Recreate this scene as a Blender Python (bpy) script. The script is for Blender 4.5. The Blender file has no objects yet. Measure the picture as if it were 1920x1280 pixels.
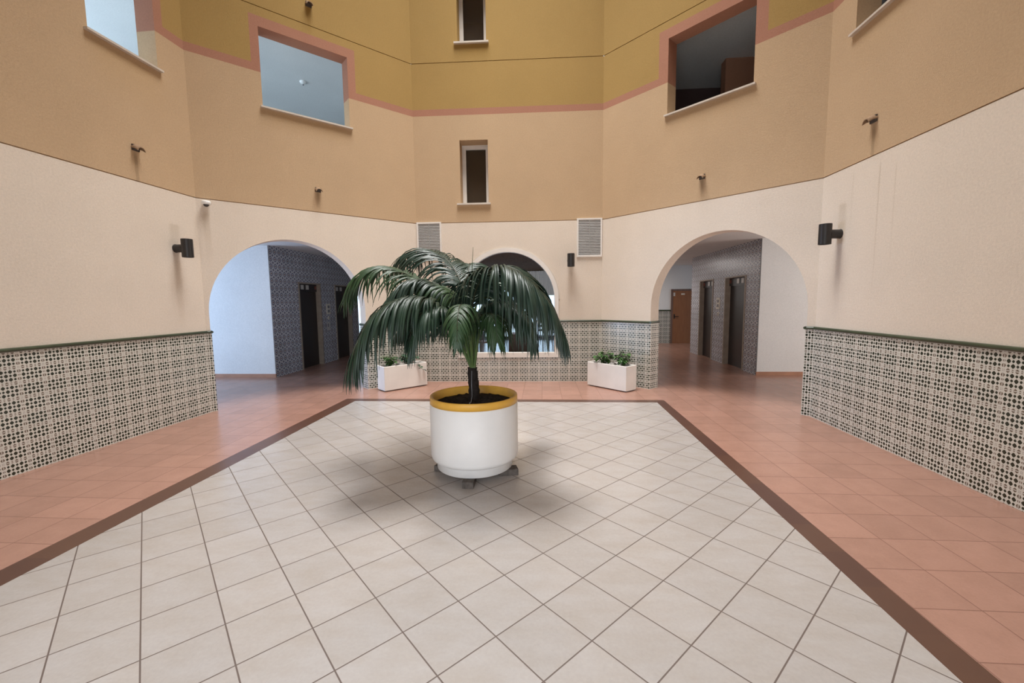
import bpy, math, random
from mathutils import Vector, Matrix
random.seed(7)
sc = bpy.context.scene
COL = sc.collection
PI = math.pi

# ------------------------------------------------------------------ node helper
class G:
    def __init__(s, name):
        s.m = bpy.data.materials.new(name); s.m.use_nodes = True
        s.t = s.m.node_tree; s.t.nodes.clear(); s._tc = None
    def n(s, kind): return s.t.nodes.new(kind)
    def put(s, sock, v):
        if hasattr(v, 'is_linked') or isinstance(v, bpy.types.NodeSocket): s.t.links.new(v, sock)
        elif isinstance(v, (tuple, list)):
            sock.default_value = tuple(v) + ((1.0,) if len(v) == 3 and len(sock.default_value) == 4 else ())
        else: sock.default_value = v
    def tc(s, which):
        if s._tc is None: s._tc = s.n('ShaderNodeTexCoord')
        return s._tc.outputs[which]
    def f(s, op, a, b=None, c=None):
        x = s.n('ShaderNodeMath'); x.operation = op
        s.put(x.inputs[0], a)
        if b is not None: s.put(x.inputs[1], b)
        if c is not None: s.put(x.inputs[2], c)
        return x.outputs[0]
    def sep(s, v):
        x = s.n('ShaderNodeSeparateXYZ'); s.put(x.inputs[0], v); return x.outputs
    def comb(s, a, b, c=0.0):
        x = s.n('ShaderNodeCombineXYZ')
        for i, v in enumerate((a, b, c)): s.put(x.inputs[i], v)
        return x.outputs[0]
    def noise(s, v, scale, detail=3.0, rough=0.5):
        x = s.n('ShaderNodeTexNoise'); s.put(x.inputs['Vector'], v)
        x.inputs['Scale'].default_value = scale; x.inputs['Detail'].default_value = detail
        x.inputs['Roughness'].default_value = rough
        return x.outputs['Fac']
    def white(s, v):
        x = s.n('ShaderNodeTexWhiteNoise'); s.put(x.inputs['Vector'], v); return x.outputs['Value']
    def mapr(s, v, a, b, c=0.0, d=1.0, smooth=False):
        x = s.n('ShaderNodeMapRange'); s.put(x.inputs['Value'], v)
        if smooth: x.interpolation_type = 'SMOOTHSTEP'
        for k, q in zip(('From Min', 'From Max', 'To Min', 'To Max'), (a, b, c, d)): s.put(x.inputs[k], q)
        return x.outputs[0]
    def mix(s, fac, a, b, mode='MIX'):
        x = s.n('ShaderNodeMix'); x.data_type = 'RGBA'; x.blend_type = mode
        s.put(x.inputs[0], fac); s.put(x.inputs[6], a); s.put(x.inputs[7], b)
        return x.outputs[2]
    def scale(s, v, k):
        x = s.n('ShaderNodeVectorMath'); x.operation = 'MULTIPLY'; s.put(x.inputs[0], v); x.inputs[1].default_value = k
        return x.outputs[0]
    def bump(s, h, strength=0.3, dist=0.01):
        x = s.n('ShaderNodeBump'); s.put(x.inputs['Height'], h)
        x.inputs['Strength'].default_value = strength; x.inputs['Distance'].default_value = dist
        return x.outputs[0]
    def out(s, color, rough=0.6, normal=None, spec=0.5, **kw):
        p = s.n('ShaderNodeBsdfPrincipled'); o = s.n('ShaderNodeOutputMaterial')
        s.put(p.inputs['Base Color'], color); s.put(p.inputs['Roughness'], rough)
        p.inputs['Specular IOR Level'].default_value = spec
        if normal is not None: s.put(p.inputs['Normal'], normal)
        for k, v in kw.items(): s.put(p.inputs[k.replace('_', ' ')], v)
        s.t.links.new(p.outputs[0], o.inputs[0]); return s.m

def plain(name, color, rough=0.6, spec=0.5, var=0.08, vs=6.0, bump=0.0, bs=40.0, **kw):
    g = G(name); ob = g.tc('Object')
    n = g.noise(ob, vs, 4)
    k = g.mapr(n, 0.3, 0.7, 1 - var, 1 + var)
    col = g.mix(1.0, color, g.comb(k, k, k), 'MULTIPLY')
    nm = g.bump(g.noise(ob, bs, 3), bump, 0.004) if bump else None
    return g.out(col, rough, nm, spec, **kw)

def stucco(name, color, stains=(), bump=0.6):
    """painted render; stains = (u, z_top, width, length, strength, colour) in wall coordinates"""
    g = G(name); ob = g.tc('Object'); x, y, z = g.sep(ob)
    big = g.noise(ob, 0.9, 4, 0.6); fine = g.noise(ob, 55.0, 4, 0.7)
    k = g.f('ADD', g.mapr(big, 0.3, 0.7, 0.955, 1.035), g.mapr(fine, 0.3, 0.7, -0.08, 0.08))
    col = g.mix(1.0, color, g.comb(k, k, g.f('MULTIPLY', k, 0.995)), 'MULTIPLY')
    for (u0, zt, w, L, st, sc_) in stains:
        wob = g.f('MULTIPLY', g.f('SUBTRACT', g.noise(g.comb(0.0, 0.0, z), 5.0, 2), 0.5), w * 0.5)
        d = g.f('ABSOLUTE', g.f('SUBTRACT', g.f('ADD', x, wob), u0))
        mh = g.mapr(d, w * 0.22, w * 0.62, 1.0, 0.0, True)
        mv = g.f('MULTIPLY', g.mapr(z, zt - L, zt - L * 0.12, 0.0, 1.0), g.mapr(z, zt, zt - min(0.12, L * 0.12), 0.0, 1.0, True))
        col = g.mix(g.f('MULTIPLY', g.f('MULTIPLY', mh, mv), st), col, sc_)
    h = g.f('ADD', g.noise(ob, 150.0, 4, 0.65), g.f('MULTIPLY', g.noise(ob, 45.0, 3, 0.5), 0.35))
    return g.out(col, 0.9, g.bump(h, bump, 0.006), 0.2)

def mat_dado(name='dado_tile'):
    g = G(name); u, z, _ = g.sep(g.tc('UV'))
    cx = g.f('DIVIDE', u, 0.032); cz = g.f('DIVIDE', g.f('SUBTRACT', z, 0.562), 0.0359)
    i = g.f('FLOOR', g.f('ADD', cx, 0.5)); j = g.f('FLOOR', g.f('ADD', cz, 0.5))
    fx = g.f('ABSOLUTE', g.f('SUBTRACT', cx, i)); fz = g.f('ABSOLUTE', g.f('SUBTRACT', cz, j))
    odd = g.f('ABSOLUTE', g.f('MODULO', g.f('ADD', i, j), 2.0))
    dia = g.f('ADD', g.f('MULTIPLY', g.f('ADD', fx, fz), 0.62),
              g.f('MULTIPLY', g.f('SQRT', g.f('ADD', g.f('MULTIPLY', fx, fx), g.f('MULTIPLY', fz, fz))), 0.5))
    rad = g.f('ADD', 0.375, g.f('MULTIPLY', odd, 0.185))
    dot = g.f('LESS_THAN', dia, rad)
    jc = g.f('LESS_THAN', g.f('ABSOLUTE', g.f('MODULO', i, 6.0)), 0.5)
    jr = g.f('LESS_THAN', g.f('ABSOLUTE', g.f('MODULO', j, 4.0)), 0.5)
    cutc = g.f('MULTIPLY', jc, g.f('LESS_THAN', fx, 0.08)); cutr = g.f('MULTIPLY', jr, g.f('LESS_THAN', fz, 0.08))
    joint = g.f('MAXIMUM', jc, jr); cut = g.f('MAXIMUM', cutc, cutr)
    rnd = g.white(g.comb(g.f('FLOOR', g.f('DIVIDE', i, 6.0)), g.f('FLOOR', g.f('DIVIDE', j, 4.0))))
    k = g.mapr(rnd, 0, 1, 0.92, 1.05)
    base = g.mix(1.0, (0.60, 0.58, 0.52), g.comb(k, k, k), 'MULTIPLY')
    dark = g.mix(joint, (0.022, 0.026, 0.015), (0.15, 0.115, 0.085))
    col = g.mix(dot, base, dark)
    col = g.mix(cut, col, (0.62, 0.6, 0.55))
    return g.out(col, 0.22, None, 0.5)

def mat_azulejo(name='azulejo_tile'):
    g = G(name); u, z, _ = g.sep(g.tc('UV'))
    S = 0.15
    a = g.f('DIVIDE', u, S); b = g.f('DIVIDE', z, S)
    fa = g.f('SUBTRACT', g.f('FRACT', a), 0.5); fb = g.f('SUBTRACT', g.f('FRACT', b), 0.5)
    r = g.f('SQRT', g.f('ADD', g.f('MULTIPLY', fa, fa), g.f('MULTIPLY', fb, fb)))
    ring = g.f('LESS_THAN', g.f('ABSOLUTE', g.f('SUBTRACT', r, 0.30)), 0.065)
    mid = g.f('LESS_THAN', r, 0.12)
    aa = g.f('ABSOLUTE', fa); ab = g.f('ABSOLUTE', fb)
    corner = g.f('GREATER_THAN', g.f('ADD', aa, ab), 0.80)
    cross = g.f('LESS_THAN', g.f('MULTIPLY', aa, ab), 0.004)
    ink = g.f('MAXIMUM', g.f('MAXIMUM', ring, mid), g.f('MAXIMUM', corner, g.f('MULTIPLY', cross, g.f('GREATER_THAN', r, 0.16))))
    grout = g.f('GREATER_THAN', g.f('MAXIMUM', aa, ab), 0.486)
    n = g.mapr(g.noise(g.tc('UV'), 2.5, 3), 0.3, 0.7, 0.85, 1.1)
    col = g.mix(ink, (0.58, 0.57, 0.58), (0.11, 0.11, 0.17))
    col = g.mix(mid, col, (0.16, 0.075, 0.05))
    col = g.mix(1.0, col, g.comb(n, n, n), 'MULTIPLY')
    col = g.mix(grout, col, (0.13, 0.12, 0.13))
    return g.out(col, 0.3, None, 0.5)

def mat_white_floor():
    g = G('white_floor_tile'); x, y, _ = g.sep(g.tc('Object'))
    S = 0.3122; c = math.sqrt(0.5)
    dx = g.f('ADD', x, 2.8711); dy = g.f('SUBTRACT', y, 2.2510)
    a = g.f('DIVIDE', g.f('MULTIPLY', g.f('ADD', dx, dy), c), S); b = g.f('DIVIDE', g.f('MULTIPLY', g.f('SUBTRACT', dx, dy), c), S)
    ra = g.f('FLOOR', a); rb = g.f('FLOOR', b)
    def edge(v): return g.f('SUBTRACT', 0.5, g.f('ABSOLUTE', g.f('SUBTRACT', g.f('FRACT', v), 0.5)))
    e = g.f('MINIMUM', edge(a), edge(b)); gr = g.f('LESS_THAN', e, 0.0105)
    rnd = g.white(g.comb(ra, rb))
    off = g.comb(g.f('ADD', x, g.f('MULTIPLY', rnd, 17.0)), y, g.f('MULTIPLY', rnd, 9.0))
    cl = g.noise(g.scale(off, (1.0, 2.2, 1.0)), 4.0, 5, 0.6); sp = g.noise(off, 60.0, 3, 0.6)
    col = g.mix(g.mapr(cl, 0.35, 0.7), (0.385, 0.358, 0.34), (0.355, 0.32, 0.29))
    k = g.f('ADD', g.mapr(rnd, 0, 1, 0.96, 1.03), g.mapr(sp, 0.3, 0.7, -0.035, 0.035))
    col = g.mix(1.0, col, g.comb(k, k, k), 'MULTIPLY')
    col = g.mix(gr, col, (0.115, 0.085, 0.072))
    h = g.mapr(e, 0.0, 0.02, 0.0, 1.0)
    return g.out(col, g.f('ADD', 0.23, g.f('MULTIPLY', gr, 0.4)), g.bump(h, 0.25, 0.003), 0.45)

def mat_terracotta(name, dark=1.0):
    g = G(name); u, v, _ = g.sep(g.tc('UV'))       # UV counted in tiles
    def edge(q): return g.f('SUBTRACT', 0.5, g.f('ABSOLUTE', g.f('SUBTRACT', g.f('FRACT', q), 0.5)))
    e = g.f('MINIMUM', edge(u), edge(v)); gr = g.f('LESS_THAN', e, 0.0085)
    rnd = g.white(g.comb(g.f('FLOOR', u), g.f('FLOOR', v)))
    cl = g.noise(g.tc('UV'), 1.7, 5, 0.65); sp = g.noise(g.tc('UV'), 22.0, 3, 0.6)
    col = g.mix(g.mapr(cl, 0.3, 0.7), (0.375, 0.207, 0.155), (0.325, 0.178, 0.13))
    k = g.f('ADD', g.mapr(rnd, 0, 1, 0.93, 1.05), g.mapr(sp, 0.3, 0.7, -0.04, 0.04))
    col = g.mix(1.0, col, g.comb(k, k, k), 'MULTIPLY')
    col = g.mix(gr, col, (0.21, 0.105, 0.076))
    return g.out(col, 0.26, g.bump(g.mapr(e, 0, 0.02), 0.2, 0.002), 0.5)

def mat_stripe():
    g = G('dark_border_tile'); u, v, _ = g.sep(g.tc('UV'))
    rnd = g.white(g.comb(g.f('FLOOR', g.f('MULTIPLY', u, 3.1)), g.f('FLOOR', g.f('MULTIPLY', v, 3.1))))
    n = g.noise(g.tc('UV'), 9.0, 4)
    col = g.mix(g.f('ADD', g.f('MULTIPLY', rnd, 0.6), g.f('MULTIPLY', n, 0.4)), (0.070, 0.030, 0.022), (0.105, 0.050, 0.030))
    return g.out(col, 0.3, None, 0.5)

def mat_wood(name, c1, c2, rough=0.45, sc_=(9.0, 9.0, 0.8)):
    g = G(name); ob = g.scale(g.tc('Object'), sc_)
    n = g.noise(ob, 3.0, 6, 0.65)
    col = g.mix(g.mapr(n, 0.3, 0.7), c1, c2)
    return g.out(col, rough, g.bump(n, 0.1, 0.003), 0.4)

def mat_leaf(name, c1, c2, rough=0.47):
    g = G(name); ob = g.tc('Object')
    n = g.noise(ob, 9.0, 3)
    col = g.mix(g.mapr(n, 0.3, 0.7), c1, c2)
    return g.out(col, rough, None, 0.35)

def mat_glass(name, tint=(1, 1, 1), refl=0.025):
    g = G(name)
    tr = g.n('ShaderNodeBsdfTransparent'); tr.inputs[0].default_value = tint + (1,)
    gl = g.n('ShaderNodeBsdfGlossy'); gl.inputs['Roughness'].default_value = 0.02
    lw = g.n('ShaderNodeLayerWeight'); lw.inputs[0].default_value = 0.25
    fac = g.f('ADD', refl, g.f('MULTIPLY', lw.outputs['Facing'], 0.12))
    mx = g.n('ShaderNodeMixShader'); o = g.n('ShaderNodeOutputMaterial')
    g.t.links.new(fac, mx.inputs[0]); g.t.links.new(tr.outputs[0], mx.inputs[1]); g.t.links.new(gl.outputs[0], mx.inputs[2])
    g.t.links.new(mx.outputs[0], o.inputs[0]); return g.m

# ------------------------------------------------------------------ mesh helper
class MB:
    def __init__(s): s.v = []; s.f = []; s.mi = []; s.uv = {}
    def add(s, p): s.v.append(tuple(p)); return len(s.v) - 1
    def face(s, pts, m=0, uv=None):
        s.f.append([s.add(p) for p in pts]); s.mi.append(m)
        if uv: s.uv[len(s.f) - 1] = uv
    def box(s, a, b, m=0):
        x0, y0, z0 = a; x1, y1, z1 = b
        P = [(x0,y0,z0),(x1,y0,z0),(x1,y1,z0),(x0,y1,z0),(x0,y0,z1),(x1,y0,z1),(x1,y1,z1),(x0,y1,z1)]
        for q in ((0,3,2,1),(4,5,6,7),(0,1,5,4),(1,2,6,5),(2,3,7,6),(3,0,4,7)): s.face([P[i] for i in q], m)
    def prism(s, poly, z0, z1, m=0):
        n = len(poly)
        s.face([(x, y, z1) for x, y in poly], m); s.face([(x, y, z0) for x, y in reversed(poly)], m)
        for i in range(n):
            a, b = poly[i], poly[(i + 1) % n]
            s.face([(a[0],a[1],z0),(b[0],b[1],z0),(b[0],b[1],z1),(a[0],a[1],z1)], m)
    def ring_faces(s, rings, closed=True, m=0):
        n = len(rings[0]); ids = [[s.add(p) for p in r] for r in rings]
        for i in range(len(ids) - 1):
            for k in range(n if closed else n - 1):
                k2 = (k + 1) % n
                s.f.append([ids[i][k], ids[i][k2], ids[i+1][k2], ids[i+1][k]]); s.mi.append(m)
        return ids
    def lathe(s, prof, c=(0, 0), n=64, m=0):
        rings = [[(c[0] + r * math.cos(2*PI*k/n), c[1] + r * math.sin(2*PI*k/n), z) for k in range(n)] for r, z in prof]
        return s.ring_faces(rings, True, m)
    def tube(s, pts, radii, n=8, m=0, cap=True):
        pts = [Vector(p) for p in pts]; rings = []; up = Vector((0.13, 0.21, 0.97)).normalized()
        for i, p in enumerate(pts):
            t = (pts[min(i+1, len(pts)-1)] - pts[max(i-1, 0)]).normalized()
            a = t.cross(up)
            if a.length < 1e-3: a = t.cross(Vector((1, 0, 0)))
            a.normalize(); b = t.cross(a)
            r = radii[i] if isinstance(radii, (list, tuple)) else radii
            rings.append([p + (a * math.cos(2*PI*k/n) + b * math.sin(2*PI*k/n)) * r for k in range(n)])
        ids = s.ring_faces(rings, True, m)
        if cap:
            s.f.append(list(ids[0])); s.mi.append(m); s.f.append(list(reversed(ids[-1]))); s.mi.append(m)
    def build(s, name, mats, parent=None, smooth=False, bevel=0.0, seg=2, loc=None, rotz=0.0):
        me = bpy.data.meshes.new(name); me.from_pydata(s.v, [], s.f)
        if not isinstance(mats, (list, tuple)): mats = [mats]
        for m in mats: me.materials.append(m)
        for p, i in zip(me.polygons, s.mi): p.material_index = i
        uvl = me.uv_layers.new(name='UVMap')
        for p in me.polygons:
            if p.index in s.uv:
                for li, q in zip(p.loop_indices, s.uv[p.index]): uvl.data[li].uv = q
                continue
            nx, ny, nz = (abs(c) for c in p.normal)
            for li in p.loop_indices:
                x, y, z = me.vertices[me.loops[li].vertex_index].co
                uvl.data[li].uv = (x, y) if nz > 0.75 else ((x, z) if ny >= nx else (y, z))
        if smooth:
            for p in me.polygons: p.use_smooth = True
        me.update()
        o = bpy.data.objects.new(name, me); COL.objects.link(o)
        if parent: o.parent = parent
        if loc: o.location = loc
        if rotz: o.rotation_euler = (0, 0, rotz)
        if bevel:
            md = o.modifiers.new('bevel', 'BEVEL'); md.width = bevel; md.segments = seg; md.limit_method = 'ANGLE'; md.angle_limit = 0.6
            for p in me.polygons: p.use_smooth = True
            md.harden_normals = False
            w = o.modifiers.new('wn', 'WEIGHTED_NORMAL')
        return o

def weld(o, d=1e-4):
    md = o.modifiers.new('weld', 'WELD'); md.merge_threshold = d
    return o
def thing(name, label, cat, loc=(0, 0, 0), rotz=0.0, group=None):
    o = bpy.data.objects.new(name, None); COL.objects.link(o); o.empty_display_size = 0.1
    o.location = loc; o.rotation_euler = (0, 0, rotz); o['label'] = label; o['category'] = cat
    if group: o['group'] = group
    return o
def tag(o, label, cat, group=None):
    o['label'] = label; o['category'] = cat
    if group: o['group'] = group
    return o
def struct(o): o['kind'] = 'structure'; return o

# ------------------------------------------------------------------ colours and materials
WHITE, CREAM, YELLOW, PINK = (0.715, 0.625, 0.53), (0.52, 0.368, 0.228), (0.385, 0.25, 0.088), (0.40, 0.195, 0.13)
DIRT = (0.27, 0.19, 0.11); DIRT2 = (0.36, 0.26, 0.16)
M = {}
M['pink'] = stucco('pink_paint', PINK)
M['plain_white'] = stucco('white_paint_inside', (0.74, 0.74, 0.73), bump=0.1)
M['gallery_white'] = stucco('gallery_white_paint', (0.72, 0.72, 0.71), bump=0.1)
M['gallery_dim'] = stucco('gallery_low_light_brown', (0.10, 0.065, 0.06), bump=0.1)  # brown darkened so the colour carries the gallery's low light
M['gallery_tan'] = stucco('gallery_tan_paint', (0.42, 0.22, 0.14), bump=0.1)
M['back'] = stucco('outer_render', (0.6, 0.56, 0.5), bump=0.1)
M['dado'] = mat_dado(); M['azulejo'] = mat_azulejo()
M['cap'] = plain('green_glazed_trim', (0.035, 0.05, 0.026), 0.28, 0.6, 0.25, 12)
M['wfloor'] = mat_white_floor(); M['terra'] = mat_terracotta('terracotta_tile'); M['stripe'] = mat_stripe()
M['skirt'] = plain('terracotta_skirting', (0.42, 0.22, 0.14), 0.4, 0.4, 0.12, 5)
M['sill'] = plain('marble_sill', (0.60, 0.535, 0.46), 0.45, 0.4, 0.06, 9)
M['frame_white'] = plain('white_frame', (0.74, 0.70, 0.65), 0.4, 0.5, 0.04)
M['trough'] = plain('white_trough', (0.74, 0.70, 0.65), 0.6, 0.3, 0.06, 3, 0.15, 60)
M['pot'] = plain('white_pot', (0.77, 0.755, 0.735), 0.6, 0.35, 0.04, 4, 0.2, 70)
M['pot_yellow'] = plain('ochre_rim', (0.66, 0.36, 0.055), 0.45, 0.4, 0.10, 7)
M['soil'] = plain('dark_soil', (0.022, 0.016, 0.012), 0.95, 0.1, 0.5, 40, 0.9, 60)
M['block'] = plain('grey_block', (0.10, 0.085, 0.075), 0.85, 0.2, 0.3, 25, 0.5, 60)
M['black'] = plain('black_metal', (0.018, 0.016, 0.016), 0.42, 0.5, 0.1)
M['grille'] = plain('grey_louvre', (0.34, 0.33, 0.315), 0.45, 0.5, 0.06)
M['void'] = plain('dark_void', (0.02, 0.02, 0.02), 0.9, 0.1)
M['door_dark'] = plain('dark_lift_door', (0.020, 0.012, 0.011), 0.3, 0.5, 0.15, 4)
M['stone'] = plain('beige_stone_frame', (0.34, 0.275, 0.215), 0.5, 0.4, 0.1, 8)
M['indicator'] = plain('pale_indicator', (0.55, 0.52, 0.48), 0.35)
M['indicator_red'] = plain('dim_red_indicator', (0.2, 0.05, 0.03), 0.35)
M['plate'] = plain('ivory_plate', (0.68, 0.62, 0.52), 0.4)
M['plate_ink'] = plain('grey_print', (0.2, 0.19, 0.2), 0.5)
M['brown_door'] = mat_wood('brown_wood_door', (0.24, 0.10, 0.045), (0.31, 0.135, 0.06), 0.4)
M['dark_wood'] = mat_wood('dark_wood', (0.13, 0.082, 0.065), (0.20, 0.125, 0.10), 0.4)
M['ceil_wood'] = mat_wood('ceiling_wood', (0.17, 0.075, 0.045), (0.27, 0.135, 0.085), 0.8, (8, 0.6, 8))
M['red_wood'] = mat_wood('red_wood', (0.10, 0.03, 0.018), (0.16, 0.05, 0.03), 0.35)
M['slate'] = plain('dark_slate_floor', (0.055, 0.06, 0.075), 0.22, 0.5, 0.2, 3)
M['curtain'] = plain('brown_curtain', (0.17, 0.095, 0.06), 0.9, 0.1, 0.3, 5)
M['blind'] = plain('brown_blind', (0.085, 0.055, 0.035), 0.8, 0.2, 0.1, 4)
M['glass'] = mat_glass('clear_glass', (0.93, 0.95, 0.96)); M['glass_case'] = mat_glass('case_glass', (0.75, 0.8, 0.8), 0.12)
M['terrace'] = plain('pale_terrace', (0.55, 0.52, 0.48), 0.8)
M['trunk'] = plain('black_fibre_trunk', (0.016, 0.012, 0.010), 0.85, 0.2, 0.5, 30, 0.8, 50)
M['rachis'] = mat_leaf('green_petiole', (0.060, 0.095, 0.025), (0.035, 0.065, 0.02), 0.4)
M['petiole'] = mat_leaf('green_leaf_stalk', (0.075, 0.12, 0.03), (0.045, 0.08, 0.025), 0.4)
M['rachis_dark'] = mat_leaf('brown_green_midrib', (0.035, 0.034, 0.016), (0.022, 0.030, 0.014), 0.45)
M['leaf_a'] = mat_leaf('palm_leaf', (0.009, 0.024, 0.014), (0.018, 0.040, 0.021))
M['leaf_b'] = mat_leaf('palm_leaf_bright', (0.017, 0.042, 0.016), (0.030, 0.064, 0.023))
M['leaf_c'] = mat_leaf('palm_leaf_grey', (0.013, 0.028, 0.019), (0.022, 0.043, 0.029), 0.42)
M['ivy'] = mat_leaf('trough_leaf', (0.035, 0.095, 0.025), (0.07, 0.16, 0.04), 0.4)
M['ivy_blue'] = mat_leaf('trough_leaf_dark', (0.02, 0.065, 0.035), (0.045, 0.11, 0.055), 0.4)
M['rock'] = plain('grey_rock', (0.30, 0.275, 0.25), 0.9, 0.2, 0.25, 20, 0.6, 40)
M['dome'] = plain('smoked_dome', (0.03, 0.025, 0.025), 0.12, 0.6)
M['spout'] = plain('clay_spout', (0.30, 0.20, 0.125), 0.8, 0.2, 0.2, 20)
M['tubing'] = plain('grey_hose', (0.16, 0.16, 0.17), 0.4)
M['detector'] = plain('white_plastic', (0.8, 0.8, 0.78), 0.4)

# ------------------------------------------------------------------ plan of the octagonal atrium (metres)
LW, LC1, LC2, RC2, RC1, RW = (-4.912, 2.2), (-4.79, 5.693), (-2.371, 8.018), (1.117, 8.081), (3.50, 5.682), (3.430, 2.2)
FR, FL = (1.15, -0.25), (-2.55, -0.25)
ZD, ZG, ZL, ZH, ZG2, ZTOP = 1.175, 3.020, 4.957, 5.072, 5.872, 12.0
T = 0.25
GR = 0.012

class Wall:
    def __init__(s, name, p, q):
        s.name, s.p, s.q = name, Vector(p), Vector(q)
        d = s.q - s.p; s.L = d.length; s.a = math.atan2(d.y, d.x)
    def world(s, u, y, z):
        c, n = math.cos(s.a), math.sin(s.a)
        return (s.p.x + c * u - n * y, s.p.y + n * u + c * y, z)

def build_wall(w, rects=(), arch=None, frames=(), stains=()):
    """rects: (u0,u1,z0,z1,reveal depth); arch: (uc,R,z0,spring); frames: pink bands (u0,u1,ztop) round openings"""
    us = {0.0, w.L}; zs = {0.0, ZG, ZG + GR, ZL, ZH, ZG2, ZG2 + GR, ZTOP}
    for r in rects: us |= {r[0], r[1]}; zs |= {r[2], r[3]}
    for fr in frames: us |= {fr[0], fr[1]}; zs.add(fr[2])
    if arch: us |= {arch[0] - arch[1], arch[0] + arch[1]}; zs |= {arch[2], arch[3] + arch[1]}
    us = sorted(us); zs = sorted(zs)
    def colour(u, z):
        if z < ZG: return 0
        if z < ZL: return 1
        for (a, b, zt) in frames:
            if a < u < b and z < zt: return 3
        if z < ZH: return 3
        return 2
    def inhole(u, z):
        for r in rects:
            if r[0] < u < r[1] and r[2] < z < r[3]: return True
        return bool(arch and abs(u - arch[0]) < arch[1] and arch[2] < z < arch[3] + arch[1])
    b = MB()
    for i in range(len(us) - 1):
        for k in range(len(zs) - 1):
            u0, u1, z0, z1 = us[i], us[i+1], zs[k], zs[k+1]
            um, zm = (u0 + u1) / 2, (z0 + z1) / 2
            if inhole(um, zm): continue
            m = colour(um, zm)
            gv = abs(z0 - ZG) < 1e-6 or abs(z0 - ZG2) < 1e-6
            y = 0.018 if gv and z1 - z0 < 0.02 else 0.0
            b.face([(u0, y, z0), (u1, y, z0), (u1, y, z1), (u0, y, z1)], m)
            if y:
                b.face([(u0, 0, z0), (u1, 0, z0), (u1, y, z0), (u0, y, z0)], m)
                b.face([(u0, y, z1), (u1, y, z1), (u1, 0, z1), (u0, 0, z1)], m)
            b.face([(u1, T, z0), (u0, T, z0), (u0, T, z1), (u1, T, z1)], 4)
    for (u0, u1, z0, z1, dep) in rects:
        cuts = [z0] + [z for z in (ZL,) if z0 < z < z1 and frames] + [z1]
        for za, zb in zip(cuts, cuts[1:]):
            m = 3 if (frames and (za + zb) / 2 > ZL) else colour(u0 - 1e-3, (za + zb) / 2)
            b.face([(u0, 0, za), (u0, dep, za), (u0, dep, zb), (u0, 0, zb)][::-1], m)
            b.face([(u1, 0, za), (u1, dep, za), (u1, dep, zb), (u1, 0, zb)], m)
        m = 3 if frames else colour(u0, z1 - 1e-3)
        b.face([(u0, 0, z1), (u1, 0, z1), (u1, dep, z1), (u0, dep, z1)][::-1], m)
        b.face([(u0, 0, z0), (u1, 0, z0), (u1, dep, z0), (u0, dep, z0)], colour(u0, z0))
    if arch:
        uc, R, za, sp = arch; N = 48
        pts = [(uc - R, za)] if False else []
        arc = [(uc - R * math.cos(PI * k / N), sp + R * math.sin(PI * k / N)) for k in range(N + 1)]
        for (a, c) in zip(arc, arc[1:]):
            top = sp + R
            b.face([(a[0], 0, a[1]), (c[0], 0, c[1]), (c[0], 0, top), (a[0], 0, top)], 0)
            b.face([(a[0], T, a[1]), (c[0], T, c[1]), (c[0], T, top), (a[0], T, top)][::-1], 4)
            b.face([(a[0], 0, a[1]), (a[0], T, a[1]), (c[0], T, c[1]), (c[0], 0, c[1])], 0)
        for x, sgn in ((uc - R, 1), (uc + R, -1)):
            q = [(x, 0, za), (x, T, za), (x, T, sp), (x, 0, sp)]
            b.face(q if sgn > 0 else q[::-1], 0)
        if za > 0: b.face([(uc - R, 0, za), (uc + R, 0, za), (uc + R, T, za), (uc - R, T, za)], 0)
    cs = [s_ for s_ in stains if s_[1] > ZG]; ws = [s_ for s_ in stains if s_[1] <= ZG]
    ys = [s_ for s_ in cs if s_[1] > ZL + 0.2]; cs = [s_ for s_ in cs if s_ not in ys]
    mats = [stucco('white_' + w.name, WHITE, ws), stucco('cream_' + w.name, CREAM, cs), stucco('yellow_' + w.name, YELLOW, ys), M['pink'], M['back']]
    o = b.build(w.name, mats, loc=(w.p.x, w.p.y, 0), rotz=w.a)
    w.o = struct(o); return o

W = {n: Wall(n, p, q) for n, p, q in (
    ('wall_left', LW, LC1), ('wall_back_left', LC1, LC2), ('wall_back', LC2, RC2), ('wall_back_right', RC2, RC1),
    ('wall_right', RC1, RW), ('wall_front_right', RW, FR), ('wall_front', FR, FL), ('wall_front_left', FL, LW))}
WL, WBL, WB, WBR, WR = (W[k] for k in ('wall_left', 'wall_back_left', 'wall_back', 'wall_back_right', 'wall_right'))
uL = lambda y: y - 2.2
SILLC = (0.50, 0.335, 0.17)
def streak(u, z, L=0.9, w=0.05, s=0.55, c=DIRT): return (u, z, w, L, s, c)
build_wall(WL, rects=[(uL(4.48), uL(5.285), 4.49, 5.62, T)], frames=[(uL(4.36), uL(5.40), 5.745)],
           stains=[streak(uL(4.885), 3.40), streak(uL(5.32), 2.23, 1.0, 0.11, 0.32, DIRT2), streak(uL(5.32), 2.62, 0.35, 0.16, 0.25, DIRT2),
                   (uL(4.90), 4.44, 0.95, 0.55, 0.45, SILLC)])
build_wall(WBL, rects=[(0.905, 2.190, 4.47, 5.600, T)], arch=(1.18, 1.13, 0.0, 1.418), frames=[(0.79, 2.315, 5.745)],
           stains=[streak(1.62, 3.36, 0.3), streak(1.627, 6.18, 0.5, 0.06, 0.5, (0.3, 0.17, 0.04)), streak(0.106, 2.89, 0.8, 0.09, 0.3, DIRT2),
                   (1.55, 4.44, 1.45, 0.30, 0.40, SILLC)])
UCW = 1.712
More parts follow.
